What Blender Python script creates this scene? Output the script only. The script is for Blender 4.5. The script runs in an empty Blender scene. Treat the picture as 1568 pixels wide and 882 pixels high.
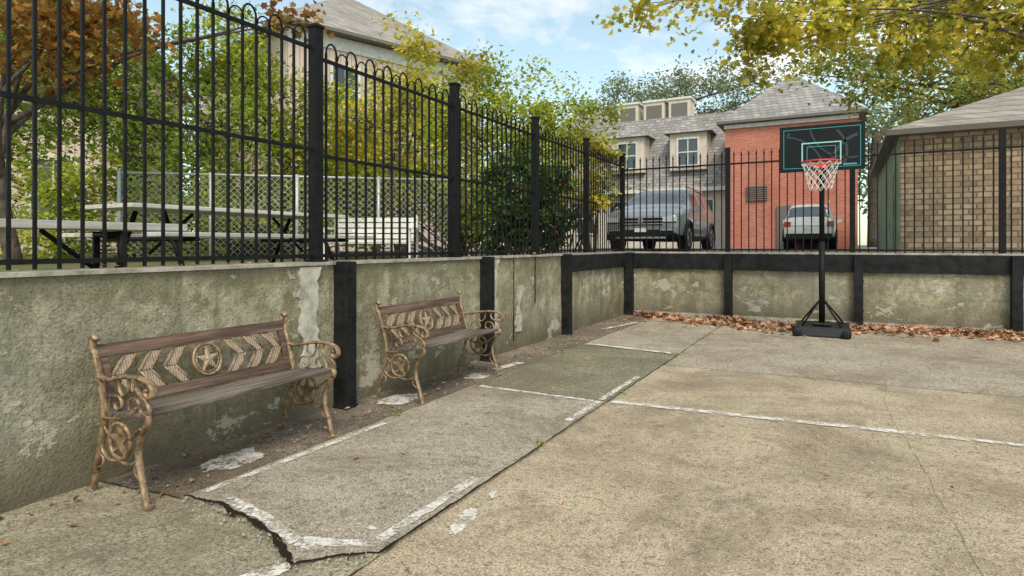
import bpy, math, random, bmesh
import numpy as np
from mathutils import Vector, Matrix, noise as mn
random.seed(7); rng=np.random.default_rng(7)
scene=bpy.context.scene
CA,SA=.8799,.4751
def S(X,Y): return (X*CA-Y*SA, X*SA+Y*CA)   # survey axes -> site axes (walls are axis aligned)

# ------------------------------------------------------------ materials
def mk(name,rough=.8,metal=0,spec=.3,col=None):
    m=bpy.data.materials.new(name); m.use_nodes=True; nt=m.node_tree; b=nt.nodes['Principled BSDF']
    b.inputs['Roughness'].default_value=rough; b.inputs['Metallic'].default_value=metal
    b.inputs['Specular IOR Level'].default_value=spec
    if col: b.inputs['Base Color'].default_value=(*col,1)
    return m,nt,b
def setin(nt,sock,v):
    if isinstance(v,bpy.types.NodeSocket): nt.links.new(v,sock)
    elif isinstance(v,(tuple,list)): sock.default_value=(*v,1) if len(v)==3 and len(sock.default_value)==4 else v
    else: sock.default_value=v
def coord(nt,scale=(1,1,1),kind='Object'):
    tc=nt.nodes.new('ShaderNodeTexCoord'); mp=nt.nodes.new('ShaderNodeMapping')
    nt.links.new(tc.outputs[kind],mp.inputs['Vector']); mp.inputs['Scale'].default_value=scale
    return mp.outputs['Vector']
def noi(nt,scale,detail=4,rough=.6,vec=None,dist=0):
    n=nt.nodes.new('ShaderNodeTexNoise'); n.inputs['Scale'].default_value=scale
    n.inputs['Detail'].default_value=detail; n.inputs['Roughness'].default_value=rough; n.inputs['Distortion'].default_value=dist
    nt.links.new(vec if vec else coord(nt),n.inputs['Vector']); return n.outputs['Fac']
def ramp(nt,fac,stops):
    r=nt.nodes.new('ShaderNodeValToRGB')
    nt.links.new(fac,r.inputs['Fac']); e=r.color_ramp.elements
    while len(e)<len(stops): e.new(.5)
    for i,(p,c) in enumerate(stops):
        e[i].position=p; e[i].color=(c,c,c,1) if isinstance(c,(int,float)) else (*c,1)
    return r.outputs['Color']
def mix(nt,fac,a,b,mode='MIX'):
    n=nt.nodes.new('ShaderNodeMix'); n.data_type='RGBA'; n.blend_type=mode
    setin(nt,n.inputs[0],fac); setin(nt,n.inputs[6],a); setin(nt,n.inputs[7],b); return n.outputs[2]
def mth(nt,op,a,b=0.0):
    n=nt.nodes.new('ShaderNodeMath'); n.operation=op
    setin(nt,n.inputs[0],a); setin(nt,n.inputs[1],b); return n.outputs[0]
def sep(nt,vec):
    n=nt.nodes.new('ShaderNodeSeparateXYZ'); nt.links.new(vec,n.inputs[0]); return n.outputs
def bump(nt,b,h,strength=.5,dist=.01):
    n=nt.nodes.new('ShaderNodeBump'); n.inputs['Strength'].default_value=strength; n.inputs['Distance'].default_value=dist
    nt.links.new(h,n.inputs['Height']); nt.links.new(n.outputs['Normal'],b.inputs['Normal'])
def two(name,c1,c2,scale=8,rough=.7,metal=0,bs=.3,bd=.005,spec=.3,lo=.35,hi=.65):
    m,nt,b=mk(name,rough,metal,spec); n=noi(nt,scale,5,.65)
    nt.links.new(ramp(nt,n,[(lo,c1),(hi,c2)]),b.inputs['Base Color'])
    if bs: bump(nt,b,noi(nt,scale*6,3,.6),bs,bd)
    return m

def m_concrete(name,dark,mid,light,moss=.3,stain=.5):
    m,nt,b=mk(name,.92,0,.12)
    v=coord(nt)
    big=noi(nt,1.3,7,.7,v,.3); f2=noi(nt,26,4,.78,v); fine=noi(nt,95,3,.8,v)
    c=ramp(nt,big,[(.3,dark),(.48,mid),(.68,light)])
    c=mix(nt,ramp(nt,f2,[(.36,.8),(.49,0)]),c,tuple(x*.5 for x in dark))
    c=mix(nt,ramp(nt,f2,[(.55,0),(.7,.35)]),c,tuple(min(1,x*1.2) for x in light))
    c=mix(nt,ramp(nt,fine,[(.36,.95),(.48,0)]),c,tuple(x*.28 for x in dark))
    c=mix(nt,ramp(nt,fine,[(.54,0),(.66,.8)]),c,tuple(min(1,x*1.45) for x in light))
    mo=ramp(nt,noi(nt,1.9,5,.75,v,.5),[(.5,0),(.68,moss)])
    c=mix(nt,mo,c,(.16,.15,.075))
    st=ramp(nt,noi(nt,.7,7,.82,v,.6),[(.48,0),(.60,stain)])
    c=mix(nt,st,c,(.19,.145,.10))
    bl=ramp(nt,noi(nt,3.2,6,.8,v,.3),[(.56,0),(.66,.5)])
    c=mix(nt,bl,c,(.13,.105,.075))
    nt.links.new(c,b.inputs['Base Color'])
    h=mth(nt,'ADD',mth(nt,'MULTIPLY',fine,.8),mth(nt,'MULTIPLY',f2,1.0))
    bump(nt,b,h,.8,.012); return m
C_main=m_concrete('concrete_warm',(.34,.27,.175),(.49,.395,.27),(.60,.495,.35),.3)
C_strip=m_concrete('concrete_grey',(.30,.255,.19),(.42,.365,.28),(.53,.465,.365),.2)
C_dark=m_concrete('concrete_mossy',(.16,.145,.095),(.24,.22,.145),(.35,.32,.225),.55)
C_back=m_concrete('concrete_back',(.30,.25,.185),(.42,.355,.265),(.52,.45,.345),.1)
C_front=m_concrete('concrete_front',(.26,.23,.155),(.38,.34,.24),(.49,.44,.32),.5)
C_dirt=m_concrete('concrete_dirty',(.10,.078,.058),(.19,.15,.115),(.36,.305,.24),.15,.6)

def m_wall(nm):
    m,nt,b=mk('retaining_wall_concrete_'+nm,.9,0,.12); v=coord(nt); s=sep(nt,v)
    big=noi(nt,1.8,8,.74,v,.3); med=noi(nt,8,6,.78,v,.2); fine=noi(nt,60,3,.7,v)
    c=ramp(nt,big,[(.32,(.15,.14,.09)),(.43,(.32,.285,.19)),(.54,(.46,.41,.285)),(.66,(.60,.55,.42))])
    c=mix(nt,ramp(nt,med,[(.46,0),(.62,.7)]),c,(.19,.175,.105))
    st=noi(nt,1,6,.72,coord(nt,(4.5,4.5,.8))); c=mix(nt,ramp(nt,st,[(.49,0),(.62,.62)]),c,(.155,.155,.085))
    gs=noi(nt,.9,6,.75,coord(nt,(1,1,1.2)),.4); c=mix(nt,ramp(nt,gs,[(.5,0),(.62,.5)]),c,(.24,.235,.19))
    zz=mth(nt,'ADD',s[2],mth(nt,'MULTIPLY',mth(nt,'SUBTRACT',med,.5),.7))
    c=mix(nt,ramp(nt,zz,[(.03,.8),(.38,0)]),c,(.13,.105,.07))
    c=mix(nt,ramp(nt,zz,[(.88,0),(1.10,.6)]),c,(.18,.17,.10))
    c=mix(nt,ramp(nt,fine,[(.35,.6),(.5,0)]),c,(.11,.10,.07))
    pt=noi(nt,1.7,7,.74,coord(nt,(1,1,1.5)),.1); c=mix(nt,ramp(nt,pt,[(.575,0),(.60,.6)]),c,(.60,.56,.46))
    nt.links.new(c,b.inputs['Base Color'])
    h=mth(nt,'ADD',mth(nt,'MULTIPLY',big,1.6),mth(nt,'MULTIPLY',fine,.4)); h=mth(nt,'ADD',h,mth(nt,'MULTIPLY',med,1.0)); h=mth(nt,'ADD',h,mth(nt,'MULTIPLY',ramp(nt,pt,[(.575,0),(.60,1)]),.3))
    bump(nt,b,h,.8,.02); return m
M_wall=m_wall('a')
M_patch=two('white_render_patch',(.30,.28,.22),(.62,.58,.51),9,.9,0,.6,.01)
M_cap=two('wall_cap_concrete',(.22,.20,.16),(.48,.44,.37),7,.9,0,.5,.008)
M_black=two('black_painted_steel',(.003,.0033,.0035),(.010,.0105,.011),15,.6,0,.12,.002,.22)
M_blackpost=two('black_painted_timber',(.004,.0042,.0045),(.020,.0205,.021),7,.6,0,.4,.005,.25)
def m_paint():
    m,nt,b=mk('worn_white_paint',.8,0,.2); v=coord(nt)
    n=noi(nt,7,6,.75,v); f=noi(nt,50,4,.75,v)
    nt.links.new(ramp(nt,noi(nt,20,4,.7,v),[(.3,(.56,.50,.42)),(.6,(.80,.77,.70))]),b.inputs['Base Color'])
    a=mth(nt,'ADD',mth(nt,'MULTIPLY',n,.6),mth(nt,'MULTIPLY',f,.4))
    nt.links.new(ramp(nt,a,[(.43,0),(.53,.92)]),b.inputs['Alpha']); return m
M_paint=m_paint()
M_crack,_,_=mk('crack_shadow_soil',.95,0,.05,(.026,.019,.014))
M_grass=two('ground_soil_grass',(.07,.09,.025),(.17,.15,.065),2,.95,0,.6,.03)
M_asph=two('asphalt',(.13,.125,.12),(.22,.21,.20),3,.9,0,.4,.01)
M_iron,nt,b=mk('bronze_cast_iron',.5,.3,.4)
n=noi(nt,22,6,.7); nt.links.new(ramp(nt,n,[(.35,(.10,.062,.035)),(.5,(.29,.195,.11)),(.68,(.52,.39,.25))]),b.inputs['Base Color']); bump(nt,b,noi(nt,160,3,.6),.4,.002)
M_cast,nt,b=mk('bronze_cast_relief',.55,.2,.4)
w=nt.nodes.new('ShaderNodeTexWave'); w.inputs['Scale'].default_value=22; w.inputs['Distortion'].default_value=.5; w.bands_direction='Y'
nt.links.new(coord(nt),w.inputs['Vector']); nt.links.new(mix(nt,ramp(nt,noi(nt,30,5,.7),[(.3,0),(.7,1)]),mix(nt,w.outputs['Fac'],(.16,.11,.075),(.40,.30,.21)),(.48,.37,.27)),b.inputs['Base Color']); bump(nt,b,w.outputs['Fac'],.6,.004)
def m_wood(name,c1,c2,c3,along='y',sc=1):
    m,nt,b=mk(name,.8,0,.2); v=coord(nt,(40*sc,2*sc,40*sc) if along=='y' else (2*sc,40*sc,40*sc))
    n=noi(nt,1,6,.7,v,.3); nt.links.new(ramp(nt,n,[(.3,c1),(.5,c2),(.7,c3)]),b.inputs['Base Color']); bump(nt,b,n,.5,.003); return m
M_wood=m_wood('weathered_brown_wood',(.045,.027,.02),(.12,.075,.055),(.25,.175,.135))
M_seat=m_wood('weathered_dark_seat_wood',(.04,.032,.027),(.13,.105,.085),(.32,.275,.23))
M_grey=m_wood('weathered_grey_plank',(.40,.38,.34),(.58,.55,.5),(.7,.68,.63))
M_white=two('white_paint',(.58,.56,.5),(.76,.74,.69),6,.6,0,.1,.002)
M_plastic,_,_=mk('black_plastic',.5,0,.3,(.012,.0125,.014))
M_teal,_,_=mk('teal_print',.45,0,.4,(.05,.34,.34))
M_board,_,_=mk('black_backboard',.45,0,.25,(.006,.0065,.008))
M_bgrey,_,_=mk('grey_print',.35,0,.4,(.035,.04,.045))
M_red,_,_=mk('red_rim',.4,0,.5,(.65,.04,.03))
M_net,_,_=mk('white_net',.9,0,.2,(.8,.78,.75))
M_galv=two('galvanised_steel',(.35,.36,.36),(.55,.56,.56),30,.5,.3,0)
M_glass,_,_=mk('dark_window_glass',.08,0,.8,(.04,.05,.055))
M_cglass,_,_=mk('car_glass',.05,.3,1.0,(.10,.12,.13))
M_bark=two('bark',(.06,.045,.035),(.17,.135,.105),9,.95,0,.8,.02)

def m_brick(name,c1,c2,mort,sc=1.0,bw=.215,bh=.075,ms=.012,rough=.85,stain=.3):
    m,nt,b=mk(name,rough,0,.2); v=coord(nt); s=sep(nt,v)
    u=mth(nt,'ADD',s[0],s[1]); cb=nt.nodes.new('ShaderNodeCombineXYZ'); nt.links.new(u,cb.inputs[0]); nt.links.new(s[2],cb.inputs[1])
    br=nt.nodes.new('ShaderNodeTexBrick'); nt.links.new(cb.outputs[0],br.inputs['Vector'])
    br.inputs['Scale'].default_value=1; br.inputs['Brick Width'].default_value=bw*sc; br.inputs['Row Height'].default_value=bh*sc
    br.inputs['Mortar Size'].default_value=ms*sc; br.inputs['Color1'].default_value=(*c1,1); br.inputs['Color2'].default_value=(*c2,1); br.inputs['Mortar'].default_value=(*mort,1)
    n=noi(nt,.8,5,.7,v); c=mix(nt,ramp(nt,n,[(.4,0),(.75,stain)]),br.outputs['Color'],tuple(x*.55 for x in c1))
    c=mix(nt,ramp(nt,noi(nt,9,4,.7,v),[(.4,0),(.8,.3)]),c,tuple(min(1,x*1.4) for x in c2))
    nt.links.new(c,b.inputs['Base Color']); bump(nt,b,br.outputs['Fac'],-.5,.01); return m
M_brick=m_brick('red_brick',(.44,.115,.07),(.58,.20,.135),(.50,.28,.21),1,.215,.075,.012,.85,.5)
M_stone=m_brick('brown_stone_block',(.29,.19,.12),(.54,.40,.27),(.16,.125,.09),1,.30,.13,.018,.85,.5)
M_slate=m_brick('grey_slate_roof',(.22,.205,.195),(.40,.375,.35),(.12,.115,.11),1,.3,.17,.016,.75,.5)
M_slate2=m_brick('brown_grey_shingle',(.25,.225,.2),(.40,.36,.32),(.15,.14,.125),1,.4,.2,.016,.8,.5)
M_pink=m_brick('pale_siding',(.60,.48,.40),(.66,.54,.46),(.36,.28,.23),1,.22,6,.02,.8,.3)
M_cream=two('cream_stucco',(.55,.48,.39),(.68,.61,.51),3,.85,0,.2,.004)
M_green=two('green_painted_wall',(.16,.2,.12),(.28,.33,.21),2.5,.85,0,.3,.005)

def m_leaf(name,cols,trans=.35):
    m=bpy.data.materials.new(name); m.use_nodes=True; nt=m.node_tree; nt.nodes.clear()
    o=nt.nodes.new('ShaderNodeOutputMaterial'); g=nt.nodes.new('ShaderNodeNewGeometry')
    k=len(cols); c=ramp(nt,g.outputs['Random Per Island'],[(i/(k-1),x) for i,x in enumerate(cols)])
    big=ramp(nt,noi(nt,1.1,2,.6),[(.35,.6),(.65,1.25)])
    c=mix(nt,1.0,c,big,'MULTIPLY')
    p=nt.nodes.new('ShaderNodeBsdfDiffuse')
    t=nt.nodes.new('ShaderNodeBsdfTranslucent'); mx=nt.nodes.new('ShaderNodeMixShader'); mx.inputs[0].default_value=trans
    nt.links.new(c,p.inputs['Color']); nt.links.new(c,t.inputs['Color'])
    nt.links.new(p.outputs[0],mx.inputs[1]); nt.links.new(t.outputs[0],mx.inputs[2]); nt.links.new(mx.outputs[0],o.inputs['Surface']); return m
L_lime=m_leaf('lime_leaves',[(.13,.20,.03),(.33,.42,.055),(.54,.57,.08),(.66,.59,.09)],.5)
L_green=m_leaf('green_leaves',[(.08,.14,.03),(.21,.30,.05),(.35,.44,.08),(.50,.52,.11)],.45)
L_dark=m_leaf('dark_green_leaves',[(.03,.06,.02),(.08,.14,.035),(.17,.25,.07)],.3)
L_rust=m_leaf('rust_leaves',[(.16,.16,.04),(.32,.17,.05),(.48,.26,.07),(.36,.14,.05),(.52,.40,.10)],.4)
L_yel=m_leaf('yellow_green_leaves',[(.26,.31,.05),(.52,.50,.07),(.75,.62,.10),(.66,.50,.08)],.5)
L_mid=m_leaf('street_tree_leaves',[(.13,.20,.05),(.31,.37,.08),(.50,.50,.12),(.62,.52,.12)],.5)
L_far=m_leaf('far_leaves',[(.17,.22,.12),(.29,.34,.18),(.40,.42,.24)],.35)
L_fall=m_leaf('dry_leaves',[(.17,.075,.035),(.36,.19,.10),(.52,.30,.18),(.60,.40,.27),(.30,.13,.06)],.1)

# ------------------------------------------------------------ mesh builder
class B:
    def __init__(s): s.v=[];s.f=[];s.m=[];s.s=[]
    def add(s,vs,fs,mi=0,sm=False,M=None):
        o=len(s.v)
        for p in vs: s.v.append(tuple(M@Vector(p)) if M is not None else tuple(p))
        for f in fs: s.f.append([i+o for i in f]); s.m.append(mi); s.s.append(sm)
    def box(s,x0,x1,y0,y1,z0,z1,mi=0,M=None):
        s.add([(x0,y0,z0),(x1,y0,z0),(x1,y1,z0),(x0,y1,z0),(x0,y0,z1),(x1,y0,z1),(x1,y1,z1),(x0,y1,z1)],
          [(0,3,2,1),(4,5,6,7),(0,1,5,4),(1,2,6,5),(2,3,7,6),(3,0,4,7)],mi,False,M)
    def beam(s,a,b,w,h,mi=0,up=(0,0,1)):
        a=Vector(a);b=Vector(b);d=(b-a);L=d.length;d.normalize(); u=Vector(up)
        if abs(d.dot(u))>.99: u=Vector((0,1,0))
        x=d.cross(u).normalized(); z=x.cross(d).normalized()
        M=Matrix(((x.x,d.x,z.x,a.x),(x.y,d.y,z.y,a.y),(x.z,d.z,z.z,a.z),(0,0,0,1)))
        s.box(-w/2,w/2,0,L,-h/2,h/2,mi,M)
    def tube(s,pts,r,n=8,mi=0,side=None,rb=None,cap=True,sm=True):
        P=[Vector(p) for p in pts]; k=len(P); R=r if isinstance(r,(list,tuple)) else [r]*k
        closed=(P[0]-P[-1]).length<1e-6 and k>3
        vs=[]; prev=None
        for i in range(k):
            if closed: t=(P[1]-P[-2])
            if not(closed and i in(0,k-1)): t=P[min(i+1,k-1)]-P[max(i-1,0)]
            if t.length<1e-9: t=Vector((0,0,1))
            t.normalize()
            if side is not None: a=Vector(side); a=(a-t*a.dot(t)).normalized()
            else:
                a=prev if prev is not None else (Vector((0,0,1)) if abs(t.z)<.9 else Vector((1,0,0)))
                a=(a-t*a.dot(t)).normalized(); prev=a
            bb=t.cross(a)
            q=rb if rb else 1.0
            for j in range(n):
                th=2*math.pi*(j+.5)/n; vs.append(P[i]+a*math.cos(th)*R[i]+bb*math.sin(th)*R[i]*q)
        fs=[(i*n+j,i*n+(j+1)%n,(i+1)*n+(j+1)%n,(i+1)*n+j) for i in range(k-1) for j in range(n)]
        if cap and not closed: fs+= [tuple(range(n-1,-1,-1)),tuple(range((k-1)*n,k*n))]
        s.add(vs,fs,mi,sm)
    def prism(s,pts,off,mi=0):
        n=len(pts); o=Vector(off); P=[Vector(p) for p in pts]
        s.add(P+[p+o for p in P],[tuple(range(n)),tuple(range(2*n-1,n-1,-1))]+[(i,i+n,(i+1)%n+n,(i+1)%n) for i in range(n)],mi)
    def obj(s,name,mats,parent=None,loc=(0,0,0),rot=0,bev=0,sub=0,fix=True):
        me=bpy.data.meshes.new(name); me.from_pydata(s.v,[],s.f)
        for m in mats: me.materials.append(m)
        me.polygons.foreach_set('material_index',s.m); me.polygons.foreach_set('use_smooth',s.s)
        me.update()
        o=bpy.data.objects.new(name,me); scene.collection.objects.link(o); o.location=loc; o.rotation_euler=(0,0,rot)
        if fix:
            bm=bmesh.new(); bm.from_mesh(me); bmesh.ops.recalc_face_normals(bm,faces=bm.faces); bm.to_mesh(me); bm.free()
        if bev:
            q=o.modifiers.new('bevel','BEVEL'); q.width=bev; q.segments=2; q.limit_method='ANGLE'
        if sub:
            q=o.modifiers.new('sub','SUBSURF'); q.levels=sub; q.render_levels=sub
        if parent: o.parent=parent
        return o
def empty(name,loc=(0,0,0),rot=0):
    e=bpy.data.objects.new(name,None); scene.collection.objects.link(e); e.location=loc; e.rotation_euler=(0,0,rot); e.empty_display_size=.3; return e
def cr(pts,n=6):
    P=[Vector(p) for p in pts]; P=[2*P[0]-P[1]]+P+[2*P[-1]-P[-2]]; out=[]
    for i in range(1,len(P)-2):
        for j in range(n):
            t=j/n; a,b,c,d=P[i-1],P[i],P[i+1],P[i+2]
            out.append(.5*((2*b)+(c-a)*t+(2*a-5*b+4*c-d)*t*t+(3*b-a-3*c+d)*t**3))
    out.append(P[-2]); return out

# ------------------------------------------------------------ ground
gb=B(); hx0,hx1,hy0,hy1=-3.62,8.1,-6.1,10.92; E=320
gb.add([(-E,-E,1),(E,-E,1),(E,hy0,1),(-E,hy0,1)],[(0,1,2,3)])
gb.add([(-E,hy1,1),(E,hy1,1),(E,E,1),(-E,E,1)],[(0,1,2,3)])
gb.add([(-E,hy0,1),(hx0,hy0,1),(hx0,hy1,1),(-E,hy1,1)],[(0,1,2,3)])
gb.add([(hx1,hy0,1),(E,hy0,1),(E,hy1,1),(hx1,hy1,1)],[(0,1,2,3)])
gb.add([(hx0,hy0,-.06),(hx1,hy0,-.06),(hx1,hy1,-.06),(hx0,hy1,-.06)],[(0,1,2,3)])
gb.obj('ground',[M_grass],fix=False)
b_=B(); b_.box(-12,45,10.97,60,.9,1.075); b_.obj('parking_lot_pavement',[M_asph])

court=empty('concrete_court')
def jag(p,q,amp,n,seed):
    r=random.Random(seed); out=[]; dx,dy=q[0]-p[0],q[1]-p[1]; L=math.hypot(dx,dy); nx,ny=-dy/L,dx/L; w=0
    for i in range(n+1):
        t=i/n; w=w*.6+r.uniform(-1,1)*amp; k=w if 0<i<n else 0
        out.append((p[0]+dx*t+nx*k,p[1]+dy*t+ny*k))
    return out
def path(pts,amp,dens,seed):
    out=[]
    for i in range(len(pts)-1):
        L=math.dist(pts[i],pts[i+1]); seg=jag(pts[i],pts[i+1],amp,max(2,int(L*dens)),seed+i); out+=seg if i==0 else seg[1:]
    return out
XR,XL=-1.63,-2.85
e_v1=path([(XR,1.898),(XR,4.60)],.0035,24,1)
e_v2=path([(XR,4.60),(XR,6.31)],.0035,20,2)
e_v3=path([(XR,6.31),(XR,7.05)],.004,16,31)
e_v4=path([(XR,7.05),(XR,10.8)],.006,10,32)
e_l1=path([(XL,1.877),(XL,4.6)],.006,20,3)
e_l2=path([(XL,4.6),(XL,7.1)],.006,16,4)
e_l3=path([(XL,7.1),(XL,10.8)],.008,10,5)
big=path([(XL,1.877),(-2.607,1.904),(-2.43,1.87),(-2.256,1.844),(-2.1,1.80),(-1.985,1.729),(-1.873,1.674),(-1.787,1.773),(-1.72,1.84),(XR,1.898)],.007,55,6)
bigL=path([(-3.5,1.80),(-3.05,1.853),(XL,1.877)],.006,30,7)
e_x46=path([(XL,4.6),(XR,4.6)],.004,20,8)
e_x71=path([(XL,7.1),(XR,7.05)],.006,14,9)
r631a=path([(XR,6.31),(.35,6.33)],.006,12,10); r631b=path([(.35,6.33),(8.2,6.35)],.006,12,20)
e_rv=path([(.62,-6.2),(.5,2.4),(.43,3.5),(.3,5.6),(.35,6.33)],.008,16,11)
e_vf=path([(-1.55,-6.2),(-1.6,.8),(XR,1.898)],.004,16,12)
def rev(a): return a[::-1]
def slab(name,loop,z,mat):
    b=B(); pts=[]
    for p in loop:
        if not pts or math.dist(p,pts[-1])>1e-5: pts.append(p)
    if math.dist(pts[0],pts[-1])<1e-5: pts.pop()
    b.prism([(x,y,z) for x,y in pts],(0,0,-.05-z)); b.obj(name,[mat],court)
slab('slab_main',e_vf+e_v1+e_v2+r631a+rev(e_rv),.0,C_main)
slab('slab_right',[(8.2,-6.2),(8.2,6.35)]+rev(r631b)+rev(e_rv),.0,C_main)
slab('slab_back',r631a+r631b+[(8.2,10.8)]+rev(e_v4)+rev(e_v3),-.006,C_back)
slab('slab_strip',big+e_v1+rev(e_x46)+rev(e_l1),.012,C_strip)
slab('slab_strip_mossy',e_x46+e_v2+e_v3+rev(e_x71)+rev(e_l2),.004,C_dark)
slab('slab_strip_back',e_x71+e_v4+rev(e_l3),-.003,C_strip)
slab('slab_wall_edge',bigL+e_l1+e_l2+e_l3+[(-3.5,10.8)],-.008,C_dirt)
slab('slab_front',[(-3.5,-6.2)]+e_vf+rev(big)+rev(bigL),-.004,C_front)

def ribbon(b,pts,wf,z,seed,mi=0,var=.8,fr=9):
    L=[];R=[]; s=0
    for i,p in enumerate(pts):
        a=pts[max(0,i-1)]; c=pts[min(len(pts)-1,i+1)]; dx,dy=c[0]-a[0],c[1]-a[1]; l=math.hypot(dx,dy) or 1; nx,ny=-dy/l,dx/l
        if i: s+=math.dist(p,pts[i-1])
        w0=wf(i/(len(pts)-1)); w1=w0*max(.25,1+var*mn.noise(Vector((s*fr,seed,0)))*1.6); w2=w0*max(.25,1+var*mn.noise(Vector((s*fr,seed,9)))*1.6)
        L.append((p[0]+nx*w1,p[1]+ny*w1,z)); R.append((p[0]-nx*w2,p[1]-ny*w2,z))
    n=len(pts); b.add(L+R,[(i,i+1,n+i+1,n+i) for i in range(n-1)],mi)
cb=B()
zc=.0165
ribbon(cb,big,lambda t:.005+.011*math.sin(t*3.1),zc,1)
ribbon(cb,bigL,lambda t:.004,.002,2)
ribbon(cb,e_v1,lambda t:.005*(1-t)+.0025,zc,3); ribbon(cb,e_v2,lambda t:.003,.009,4)
ribbon(cb,e_v3+e_v4[1:],lambda t:.003,.009,5); ribbon(cb,r631a+r631b[1:],lambda t:.005,.006,6); ribbon(cb,e_rv,lambda t:.0007,.004,7)
ribbon(cb,e_x46,lambda t:.003,zc,8); ribbon(cb,e_x71,lambda t:.004,.009,9); ribbon(cb,e_l1,lambda t:.006,.001,10); ribbon(cb,e_l2,lambda t:.006,.001,10);ribbon(cb,e_vf,lambda t:.003,.005,12)
cb.obj('pavement_cracks',[M_crack],court,fix=False)
pb=B()
def line(p,q,w,z,seed,amp=.0015):
    ribbon(pb,path([p,q],amp,45,seed),lambda t:w/2,z,seed,0,.28,14)
line((-2.80,1.95),(-2.78,3.3),.045,.0175,21)
line((-1.70,1.93),(-1.70,2.75),.055,.0175,22); line((-1.69,3.95),(-1.68,4.55),.05,.0175,23); line((-1.69,4.62),(-1.68,5.6),.05,.0135,24)
line((-2.78,4.56),(-1.72,4.55),.055,.0175,25); line((-1.60,4.63),(.6,4.81),.075,.0075,26); line((.6,4.81),(4.5,5.05),.065,.0075,27)
line((-2.79,7.17),(-1.7,6.98),.08,.0155,28)
line((-2.63,1.955),(-2.28,1.895),.06,.0175,29,.004); line((-2.28,1.895),(-1.99,1.80),.06,.0175,30,.004); line((-1.99,1.80),(-1.68,1.955),.06,.0175,33,.004)
line((-3.05,5.3),(-3.0,5.75),.10,.0015,35); line((-3.1,8.6),(-2.9,9.6),.08,.0015,36)
def blob(cx,cy,rx,ry,z,seed,ang=0):
    v=[]
    for i in range(60):
        t=i/60*2*math.pi; k=1+.35*mn.noise(Vector((math.cos(t)*1.3,math.sin(t)*1.3,seed)))+.25*mn.noise(Vector((math.cos(t)*5,math.sin(t)*5,seed)))
        x,y=math.cos(t)*rx*k,math.sin(t)*ry*k
        v.append((cx+x*math.cos(ang)-y*math.sin(ang),cy+x*math.sin(ang)+y*math.cos(ang),z))
    pb.add(v,[tuple(range(60))])
blob(-1.50,2.32,.04,.13,.0055,41,.2); blob(-1.53,2.66,.025,.07,.0055,42,.3); blob(-1.93,1.60,.04,.11,.0015,43,-.5); blob(-1.93,1.83,.07,.045,.0165,44)
blob(-1.80,2.05,.025,.015,.0165,46); blob(-3.12,2.35,.12,.2,.0,47,.1); blob(-3.15,3.9,.13,.2,.0,48)
blob(-3.05,4.95,.10,.14,.0,51)
pb.obj('painted_court_lines',[M_paint],court,fix=False)

# ------------------------------------------------------------ retaining walls
def disp_wall(axis,pos,a0,a1,z0,z1,thick,outward):
    nu=int((a1-a0)/.06); nv=16; vs=[]
    for j in range(nv+1):
        for i in range(nu+1):
            a=a0+(a1-a0)*i/nu; z=z0+(z1-z0)*j/nv
            d=mn.noise(Vector((a*1.1,z*1.5,pos)))*.014+mn.noise(Vector((a*5,z*5,pos+9)))*.007
            if j in(0,nv): d=0
            p=pos+outward*d
            vs.append((p,a,z) if axis=='x' else (a,p,z))
    fs=[(j*(nu+1)+i,j*(nu+1)+i+1,(j+1)*(nu+1)+i+1,(j+1)*(nu+1)+i) for j in range(nv) for i in range(nu)]
    b=B(); b.add(vs,fs,0,True)
    q0,q1=sorted((pos-outward*.03,pos-outward*thick))
    if axis=='x': b.box(q0,q1,a0,a1,z0,z1,0); b.add([(pos,a0,z1),(pos,a1,z1),(pos-outward*.03,a1,z1),(pos-outward*.03,a0,z1)],[(0,1,2,3)])
    else: b.box(a0,a1,q0,q1,z0,z1,0); b.add([(a0,pos,z1),(a1,pos,z1),(a1,pos-outward*.03,z1),(a0,pos-outward*.03,z1)],[(0,1,2,3)])
    return b
lw=disp_wall('x',-3.45,-6.1,10.75,-.06,1.095,.2,1)
for y,z0,z1 in [(6.42,.1,1.09),(7.0,.5,1.09)]:
    lw.box(-3.452,-3.438,y,y+.003,z0,z1,2)
def irregular(b,y0,y1,z0,z1,x,seed,mi):
    L=[];R=[]; n=30
    for i in range(n+1):
        z=z0+(z1-z0)*i/n; L.append((x,y0+.09*mn.noise(Vector((z*5,seed,0)))+.03*mn.noise(Vector((z*22,seed,0))),z)); R.append((x,y1+.09*mn.noise(Vector((z*5,seed,7)))+.03*mn.noise(Vector((z*22,seed,3))),z))
    b.prism(L+R[::-1],(-.02,0,0),mi)
irregular(lw,3.15,3.32,.3,1.085,-3.434,1,1); irregular(lw,5.88,6.02,.25,1.085,-3.434,2,1); irregular(lw,6.5,6.62,.2,.75,-3.436,4,1)
lw.box(-3.67,-3.425,-6.1,7.8,1.096,1.118,3)
lw.box(-3.67,-3.425,7.8,10.74,1.10,1.125,3)
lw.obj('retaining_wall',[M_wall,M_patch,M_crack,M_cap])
bw=disp_wall('y',10.75,-3.65,8.1,-.06,1.095,.2,-1)
bw.box(-3.67,8.2,10.70,10.97,1.10,1.125,3)
bw.box(-3.3,8,10.728,10.75,.0,.07,3)
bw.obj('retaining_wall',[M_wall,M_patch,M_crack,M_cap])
rw=B(); rw.box(8.05,8.25,-6.1,10.7,-.06,1.12); rw.obj('retaining_wall',[M_wall])
rw=B(); rw.box(-3.65,8.25,-6.3,-6.1,-.06,1.12); rw.obj('retaining_wall',[M_wall])
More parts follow.
